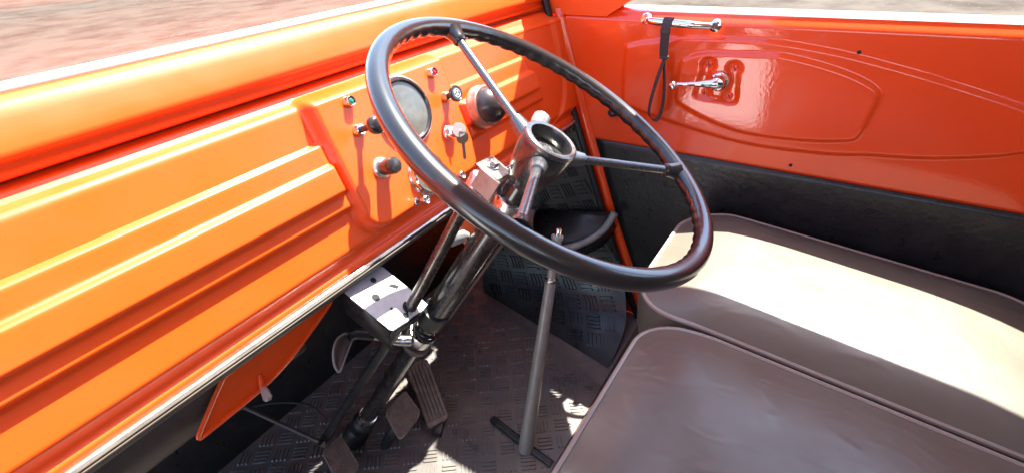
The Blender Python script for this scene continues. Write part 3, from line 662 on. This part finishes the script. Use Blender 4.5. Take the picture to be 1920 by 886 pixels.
MB().lathe([(0.0330, -0.0135), (0.0334, -0.011), (0.0326, -0.0082), (0.0306, -0.0070), (0.0266, -0.0078), (0.0262, -0.010)], (0, 0, 0), WN, 56, cap=False).build('hub_lip', M_spoke, HB)

# ================================================================== STEERING COLUMN
co = thing('steering_column', 'black steering column with clamps running down to the floor', 'steering column')
def cp(s, a=0.0, b=0.0):             # along the axis, sideways (left), up-forward
    ol = V((-0.986, -0.087, 0.142)); bl = V((0.0, 0.854, 0.520)); return WN * s + ol * a + bl * b
MB().tube([cp(-0.076), cp(-0.16), cp(-0.24), cp(-0.345)], 0.0192, 28).build('jacket_tube', M_col, co)
MB().tube([cp(-0.335), cp(-0.55), cp(-0.715)], 0.0158, 24).build('inner_tube', M_col, co)
MB().lathe([(0.0175, 0), (0.0178, 0.004), (0.0178, 0.026), (0.0168, 0.03)], cp(-0.705), -WN, 24).build('band', M_steel, co)
MB().lathe([(0.0180, 0), (0.022, 0.006), (0.0225, 0.03), (0.020, 0.034), (0.0235, 0.04), (0.0255, 0.075), (0.022, 0.080), (0.026, 0.088), (0.030, 0.14)], cp(-0.728), -WN, 26).build('rubber_boot', M_seal, co)
# upper clamp and bracket
ol = V((-0.986, -0.087, 0.142)); bl = V((0.0, 0.854, 0.520))
MB().lathe([(0.0205, 0), (0.0245, 0.001), (0.0250, 0.004), (0.0250, 0.022), (0.0240, 0.025), (0.0205, 0.026)], cp(-0.098), -WN, 36).build('upper_clamp', M_steel, co)
br = MB(); fb = Matrix((ol, bl, WN)).transposed().to_4x4()
br.box(cp(-0.080, 0.012, 0.036), (0.036, 0.034, 0.004), fb, ch=0.0015)
br.box(cp(-0.094, 0.029, 0.030), (0.004, 0.030, 0.030), fb, ch=0.001)
br.box(cp(-0.094, -0.004, 0.030), (0.004, 0.030, 0.030), fb, ch=0.001)
bro = br.build('column_bracket', mat('worn_bracket', (0.30, 0.27, 0.25), 0.38, metal=0.85, var=0.5, var_scale=90, var_col=(0.16, 0.13, 0.115), scratch=((0.55, 0.52, 0.48), -0.4, 90)), co, angle=30)
MB().lathe([(0.0090, 0), (0.0090, 0.0015), (0.0062, 0.002), (0.0062, 0.0065), (0.0052, 0.0075), (0.0003, 0.0078)], cp(-0.078, 0.013, 0.040), WN, 6).build('bolt', M_steel, bro, angle=30)
MB().lathe([(0.0265, 0), (0.0275, 0.002), (0.0275, 0.020), (0.0265, 0.022), (0.020, 0.0225)], cp(-0.126, 0.006, 0.004), -WN, 36).build('shift_collar', M_steel, co)
for a in (-0.030, -0.018):
    MB().lathe([(0.006, 0), (0.0062, 0.004), (0.0045, 0.006), (0.0003, 0.0065)], cp(-0.142, a, -0.020), (ol * -0.3 - bl).normalized(), 12).build('bolt', M_steel, co, angle=30)
MB().box(cp(-0.128, -0.034, -0.012), (0.005, 0.010, 0.050), fb @ Matrix.Rotation(0.5, 4, 'Y'), ch=0.001).build('clamp_tail', M_steel, co)
MB().lathe([(0.0042, -0.018), (0.0042, -0.012), (0.0075, -0.012), (0.0078, -0.007), (0.0070, -0.003), (0.0042, -0.003), (0.0042, 0.004)], cp(-0.146, -0.040, -0.010), (ol + WN * 0.3).normalized(), 14).build('bolt', M_steel, co, angle=30)
# shift shaft alongside
sh0 = V((-0.036, 0.094, -0.070)); shp = V((-0.105, 0.182, -0.254)); sh1 = V((-0.172, 0.470, -0.690))
shf = MB().tube([sh0, shp + (sh0 - shp).normalized() * 0.004, shp], 0.0088, 18).build('shift_shaft', M_col2, co)
MB().tube([shp + V((0, 0.002, -0.004)), sh1], 0.0085, 16).build('lower_shaft', M_dark, shf)
MB().lathe([(0.0095, -0.010), (0.0120, -0.008), (0.0125, 0.012), (0.0110, 0.016), (0.0060, 0.018), (0.0003, 0.0185)], sh0, (sh0 - shp).normalized(), 22).build('shaft_cap', M_steel, shf)
# gear-change handle with grey grip pointing to the passenger
g0 = cp(-0.196, 0.004, 0.020); g1 = V((-0.040, 0.118, -0.148)); g2 = V((-0.056, 0.132, -0.152))
hn = MB().tube([g0, g0.lerp(g1, 0.5), g1.lerp(g0, 0.1)], 0.0038, 12).build('change_lever', M_steel, co)
MB().tube([g1.lerp(g0, 0.55), g1.lerp(g0, 0.2), g1, g2, g2 + (g2 - g1) * 0.12], [0.0042, 0.0060, 0.0080, 0.0086, 0.0070], 18).build('grip', M_silverpaint, hn)
# indicator stalk behind the hub
i0 = cp(-0.070, -0.010, 0.018); i1 = V((0.062, 0.058, -0.016))
ind = MB().tube([i0, i0.lerp(i1, 0.75)], 0.0035, 12).build('indicator_stalk', M_steel, co)
dd = (i1 - i0).normalized()
MB().tube([i0.lerp(i1, 0.62), i0.lerp(i1, 0.72), i1, i1 + dd * 0.008, i1 + dd * 0.012], [0.0052, 0.0085, 0.0118, 0.0112, 0.0060], 20).build('stalk_knob', M_silverpaint, ind)
# lower clamp with crank arm
cl = MB().lathe([(0.0165, 0), (0.0225, 0.001), (0.0232, 0.004), (0.0232, 0.020), (0.0220, 0.023), (0.0165, 0.024)], cp(-0.405), -WN, 36).build('lower_clamp', M_steel, co)
MB().lathe([(0.0200, 0), (0.0245, 0.002), (0.0258, 0.008), (0.0235, 0.013), (0.0170, 0.015)], cp(-0.432), -WN, 30).build('worn_tape', M_brown, co)
for k in range(5):
    a = 0.9 * k; MB().tube([cp(-0.392 - 0.009 * (k % 3) + 0.004 * math.sin(a + q * 0.5), 0.0205 * math.cos(a + q * 0.35), 0.0205 * math.sin(a + q * 0.35)) for q in range(9)], 0.0022, 6).build('cable_tie', M_dark, co)
MB().tube([cp(-0.36, -0.008, -0.0205), cp(-0.22, -0.008, -0.0205), cp(-0.15, -0.010, -0.0215)], 0.0022, 8).build('wiring', mat('red_brown_cable', (0.16, 0.03, 0.015), 0.4), co)
MB().tube([cp(-0.375, -0.0005, -0.0215), cp(-0.22, -0.001, -0.0215), cp(-0.15, -0.003, -0.022)], 0.0018, 8).build('wiring', M_brown, co)
MB().lathe([(0.0198, 0), (0.0235, 0.001), (0.0240, 0.018), (0.0230, 0.030), (0.0200, 0.031)], cp(-0.345), -WN, 30).build('jacket_clamp', M_dark, co)
# crank arm ending in curled paddle
al = thing('foot_lever', 'bent steel lever with dark curled paddle clamped to the column', 'lever')
path = smooth_path([cp(-0.417, 0.021, 0.004), V((-0.105, 0.232, -0.341)), V((-0.122, 0.249, -0.326)), V((-0.138, 0.260, -0.314)), V((-0.150, 0.266, -0.306)), V((-0.160, 0.267, -0.303))], 6)
MB().tube(path, [0.0090] * 8 + [0.0075] * 8 + [0.0058] * 8 + [0.005] * (len(path) - 24), 16).build('arm', M_steel, al)
MB().tube(path[14:], 0.0085, 14).build('sleeve', M_dark, al)
mid = smooth_path([(-0.156, 0.268, -0.303), (-0.168, 0.267, -0.305), (-0.182, 0.262, -0.312), (-0.194, 0.256, -0.324), (-0.199, 0.252, -0.332)], 6)
P = []
for i, p in enumerate(mid):
    w = i / (len(mid) - 1); hw = 0.0100 * math.sin(math.pi * min(1, 0.12 + 0.88 * w) ** 0.8) + 0.001
    s_ = V((0.62, -0.45, -0.64)); P.append([V(p) + s_ * hw * a + V((0.0, 0.5, -0.6)) * 0.006 * (1 - a * a) for a in (-1, -0.5, 0, 0.5, 1)])
MB().grid(P).build('paddle', M_brown, al, thick=0.0025)
rimp = [r_[0] for r_ in P] + [r_[-1] for r_ in P[::-1]]
MB().tube(rimp, 0.0018, 8, closed=True).build('paddle_edge', M_lever, al)

# support plate between dash rail and column
pl = thing('support_plate', 'drilled zinc plate bracing the column below the dashboard rail', 'bracket')
A, B, C, D = V((-0.163, 0.240, -0.204)), V((-0.087, 0.249, -0.214)), V((-0.086, 0.172, -0.260)), V((-0.154, 0.168, -0.250))
un = (B - A).cross(D - A).normalized(); un = un if un.z > 0 else -un
def pq(u, v): return A.lerp(B, u).lerp(D.lerp(C, u), v)
HO = [(0.40, 0.36, 0.0052), (0.16, 0.74, 0.0040) if False else (0.70, 0.10, 0.0040), (0.40, 0.68, 0.0020), (0.56, 1.0 - 0.10, 0.0040)]
poly = [pq(u, v) for u, v in ((0.0, 0.05), (0.05, 0.0), (0.95, 0.0), (1, 0.04), (1.06, 0.6), (1.08, 1.0), (0.9, 1.03), (0.05, 1.0), (0, 0.96))]
plate = MB().prism(poly, un * -0.002).build('plate', M_plate, pl, angle=30)
MB().grid([[p, p + un * -0.006, p + un * -0.010 + V((0, 0, -0.006)), p + un * -0.012 + V((0, 0, -0.030))] for p in (pq(0, 0.02), pq(-0.002, 0.5), pq(0, 0.98))]).build('folded_side', M_dark, pl, thick=0.0015)
MB().grid([[p, p + un * -0.010, p + un * -0.026] for p in (pq(0.03, 1.005), pq(0.5, 1.02), pq(0.92, 1.035))]).build('folded_front', M_dark, pl, thick=0.0015)
for u, v, r_ in ((0.36, 0.40, 0.0058), (0.62, 0.14, 0.0045), (0.40, 0.70, 0.0020), (0.50, 0.93, 0.0042)):
    MB().lathe([(r_, 0.0), (r_, 0.0004), (0.0002, 0.0005)], pq(u, v) + un * 0.0002, un, 22).build('drilled_hole', M_hole, plate)
fp3 = frame(un, B - A).to_3x3()
MB().prism([pq(0.83, 0.42) + fp3 @ V(p) + un * 0.0004 for p in ((-0.006, 0.006, 0), (0.003, 0.003, 0), (0.007, -0.005, 0), (0.001, -0.006, 0))], un * 0.0003).build('cut_out', M_hole, plate)
MB().lathe([(0.0122, 0), (0.0122, 0.0004), (0.0002, 0.0005)], shp + un * (-(shp - A).dot(un) + 0.0002), un, 24).build('shaft_hole', M_hole, plate)

# ================================================================== KEY
ky = thing('ignition_key', 'steel key in the lock with a second key hanging from it', 'key')
kc = on_dash(0.096, 0.110) + DN * 0.012
MB().box(kc + DN * 0.004, (0.0016, 0.007, 0.008), frame(DN, (1, 0, 0))).build('blade', M_steel, ky)
kf = frame(V((-0.55, -0.70, 0.30)), (0, 0, 1)).to_3x3()
k1 = kc + DN * 0.016 + V((-0.004, 0, 0.002))
MB().add(*[(lambda pts: ([k1 + kf @ V((x, y, z)) for z in (-0.0008, 0.0008) for x, y in pts], [tuple(range(23, -1, -1)), tuple(range(24, 48))] + [(i, (i + 1) % 24, (i + 1) % 24 + 24, i + 24) for i in range(24)]))([(0.0110 * math.cos(w), 0.0105 * math.sin(w)) for w in np.linspace(0, 2 * math.pi, 25)[:-1]])][0]).build('bow', mat('key_nickel', (0.86, 0.74, 0.67), 0.4, metal=0.6), ky, angle=30)
k2 = k1 + V((0.002, -0.003, -0.013))
MB().tube([k1 + V((0.001 + 0.005 * math.cos(a), -0.0025, -0.006 + 0.006 * math.sin(a))) for a in np.linspace(0, 2 * math.pi, 21)[:-1]], 0.0006, 6, closed=True).build('key_ring', M_steel, ky)
kb = MB(); pts = [(0.0100 * math.cos(w), 0.0100 * math.sin(w)) for w in np.linspace(-1.25, 4.39, 20)]
pts = pts + [(-0.0025, -0.012), (-0.0025, -0.034), (0.0, -0.037), (0.0025, -0.034), (0.0025, -0.012)]
kf2 = Matrix((V((0.80, -0.60, 0)), V((0.02, 0.0, 1)), V((-0.60, -0.80, 0)))).transposed()
kb.prism([k2 + kf2 @ V((x, y, 0)) for x, y in pts], kf2 @ V((0, 0, 0.0016))).build('hanging_key', mat('key_brass', (0.45, 0.36, 0.26), 0.35, metal=0.9), ky, angle=30)

# ================================================================== GEAR LEVER
gl_ = thing('gear_lever', 'grey floor lever with chrome tip rising through the rubber mat', 'lever')
b0 = V((0.031, 0.101, FLOOR + 0.004)); b1 = V((0.165, 0.093, -0.250)); L = (b1 - b0).length; gd = (b1 - b0).normalized()
MB().tube([b0, b0 + gd * L * 0.4, b0 + gd * (L - 0.095)], [0.0150, 0.0125, 0.0098], 22).build('shaft', M_lever, gl_)
MB().lathe([(0.0098, 0), (0.0112, 0.002), (0.0112, 0.005), (0.0088, 0.008), (0.0084, 0.009)], b0 + gd * (L - 0.096), gd, 24).build('collar', M_steel, gl_)
MB().lathe([(0.0084, 0), (0.0084, 0.070), (0.0084, 0.072), (0.0104, 0.074), (0.0104, 0.079), (0.0098, 0.080), (0.006, 0.0805)], b0 + gd * (L - 0.089), gd, 24).build('sleeve', M_lever, gl_)
MB().lathe([(0.0058, 0), (0.0058, 0.013), (0.0050, 0.0145), (0.0003, 0.015)], b0 + gd * (L - 0.0105), gd, 20).build('release_button', M_chrome, gl_)
sl = MB().tube(smooth_path([(0.052, 0.196, FLOOR + 0.011), (0.047, 0.165, FLOOR + 0.012), (0.040, 0.12, FLOOR + 0.010), (0.030, 0.04, FLOOR + 0.008)], 6), 0.0075, 12)
tag(sl.build('floor_rod', M_dark), 'short dark rod lying on the mat at the foot of the grey lever', 'rod')

# ================================================================== PEDALS
def pad(pts, th, m, parent, name, ribs, rdir, mr=None):
    """pts: four corners, rounded plate; ribs: count along u"""
    A, B, C, D = [V(p) for p in pts]; n_ = (B - A).cross(D - A).normalized(); n_ = n_ if n_.z > 0 else -n_
    q = lambda u, v: A.lerp(B, u).lerp(D.lerp(C, u), v)
    c = 0.10; o_ = []
    lu, lv = (B - A).length, (D - A).length; cu, cv = 0.010 / lu, 0.010 / lv
    for (u, v, su, sv) in ((0, 0, 1, 1), (1, 0, -1, 1), (1, 1, -1, -1), (0, 1, 1, -1)):
        arc = [(u + su * cu * (1 - math.cos(a)), v + sv * cv * (1 - math.sin(a))) for a in np.linspace(0, math.pi / 2, 5)]
        if (u + v) % 2 == 0: pass
        else: arc = arc[::-1]
        o_ += [q(*p) for p in arc]
    p_ = MB().prism(o_, n_ * -th).build(name, m, parent, angle=35)
    rb = MB()
    if rdir == 'u':
        for k in range(ribs):
            u = (k + 0.5) / ribs; w = 0.30 / ribs
            a4 = [q(u - w, 0.06), q(u + w, 0.06), q(u + w, 0.94), q(u - w, 0.94)]
            rb.add([x - n_ * 0.0005 for x in a4] + [x.lerp((a4[0] + a4[2]) / 2, 0.0) + n_ * 0.0032 for x in a4], [(4, 5, 6, 7)] + [(e, (e + 1) % 4, (e + 1) % 4 + 4, e + 4) for e in range(4)])
    else:
        nv = int(ribs * lv / lu)
        for k in range(ribs):
            for j in range(nv):
                u, v = (k + 0.5) / ribs, (j + 0.5) / nv
                if min(u, 1 - u) < 0.6 / ribs and min(v, 1 - v) < 0.6 / nv: continue
                a, b = 0.32 / ribs, 0.32 / nv; a4 = [q(u - a, v - b), q(u + a, v - b), q(u + a, v + b), q(u - a, v + b)]
                rb.add([x - n_ * 0.0005 for x in a4] + [x + n_ * 0.0026 for x in a4], [(4, 5, 6, 7)] + [(e, (e + 1) % 4, (e + 1) % 4 + 4, e + 4) for e in range(4)])
    tag(rb.build('tread', m, p_, angle=20), kind='stuff')
    return p_, q, n_
ac = thing('accelerator_pedal', 'long ribbed accelerator pedal hinged on the mat right of the column', 'pedal')
pad([(0.030, 0.415, -0.630), (0.072, 0.388, -0.630), (-0.002, 0.268, -0.672), (-0.044, 0.288, -0.672)], 0.010, M_pedal, ac, 'tread_plate', 6, 'u')
MB().tube([(0.05, 0.405, -0.645), (0.06, 0.45, -0.69)], 0.006, 10).build('rod', M_dark, ac)
MB().box((-0.022, 0.282, FLOOR + 0.012), (0.04, 0.02, 0.02), Matrix.Rotation(0.45, 4, 'Z'), ch=0.003).build('hinge', M_dark, ac)
bp_ = thing('brake_pedal', 'brake pedal with worn brown checkered rubber pad beside the accelerator', 'pedal')
pad([(-0.098, 0.336, -0.590), (-0.040, 0.338, -0.590), (-0.052, 0.286, -0.613), (-0.118, 0.280, -0.613)], 0.009, M_pedal, bp_, 'pad', 11, 'grid')
MB().tube(smooth_path([(-0.088, 0.312, -0.612), (-0.102, 0.322, -0.635), (-0.108, 0.338, -0.665), (-0.110, 0.352, FLOOR + 0.004)], 5), 0.0105, 14).build('stem', M_dark, bp_)
cp_ = thing('clutch_pedal', 'clutch pedal with dotted brown pad left of the column foot', 'pedal')
pad([(-0.212, 0.390, -0.612), (-0.170, 0.386, -0.612), (-0.186, 0.322, -0.640), (-0.232, 0.328, -0.640)], 0.009, M_pedal, cp_, 'pad', 11, 'grid')
MB().tube(smooth_path([(-0.198, 0.36, -0.634), (-0.203, 0.38, -0.66), (-0.206, 0.40, FLOOR + 0.004)], 5), 0.0105, 14).build('stem', M_dark, cp_)
# linkage rods in the dark footwell
rk = thing('linkage_rod', 'thin dark linkage rod running from the column foot to the bulkhead', 'rod')
MB().tube([(-0.185, 0.44, -0.66), (-0.235, 0.60, -0.60)], 0.0042, 10).build('rod', M_brown, rk)
MB().lathe([(0.008, -0.006), (0.0088, 0), (0.008, 0.006), (0.004, 0.008)], (-0.186, 0.442, -0.661), (1, 0, 0.2), 14).build('ball_joint', M_dark, rk)
kb_ = MB().tube(smooth_path([(-0.155, 0.455, -0.63), (-0.16, 0.50, -0.61), (-0.20, 0.56, -0.60), (-0.26, 0.63, -0.61)], 7), 0.0022, 8)
tag(kb_.build('cable', M_dark), 'thin black cable curving across the footwell to the shaft', 'cable')
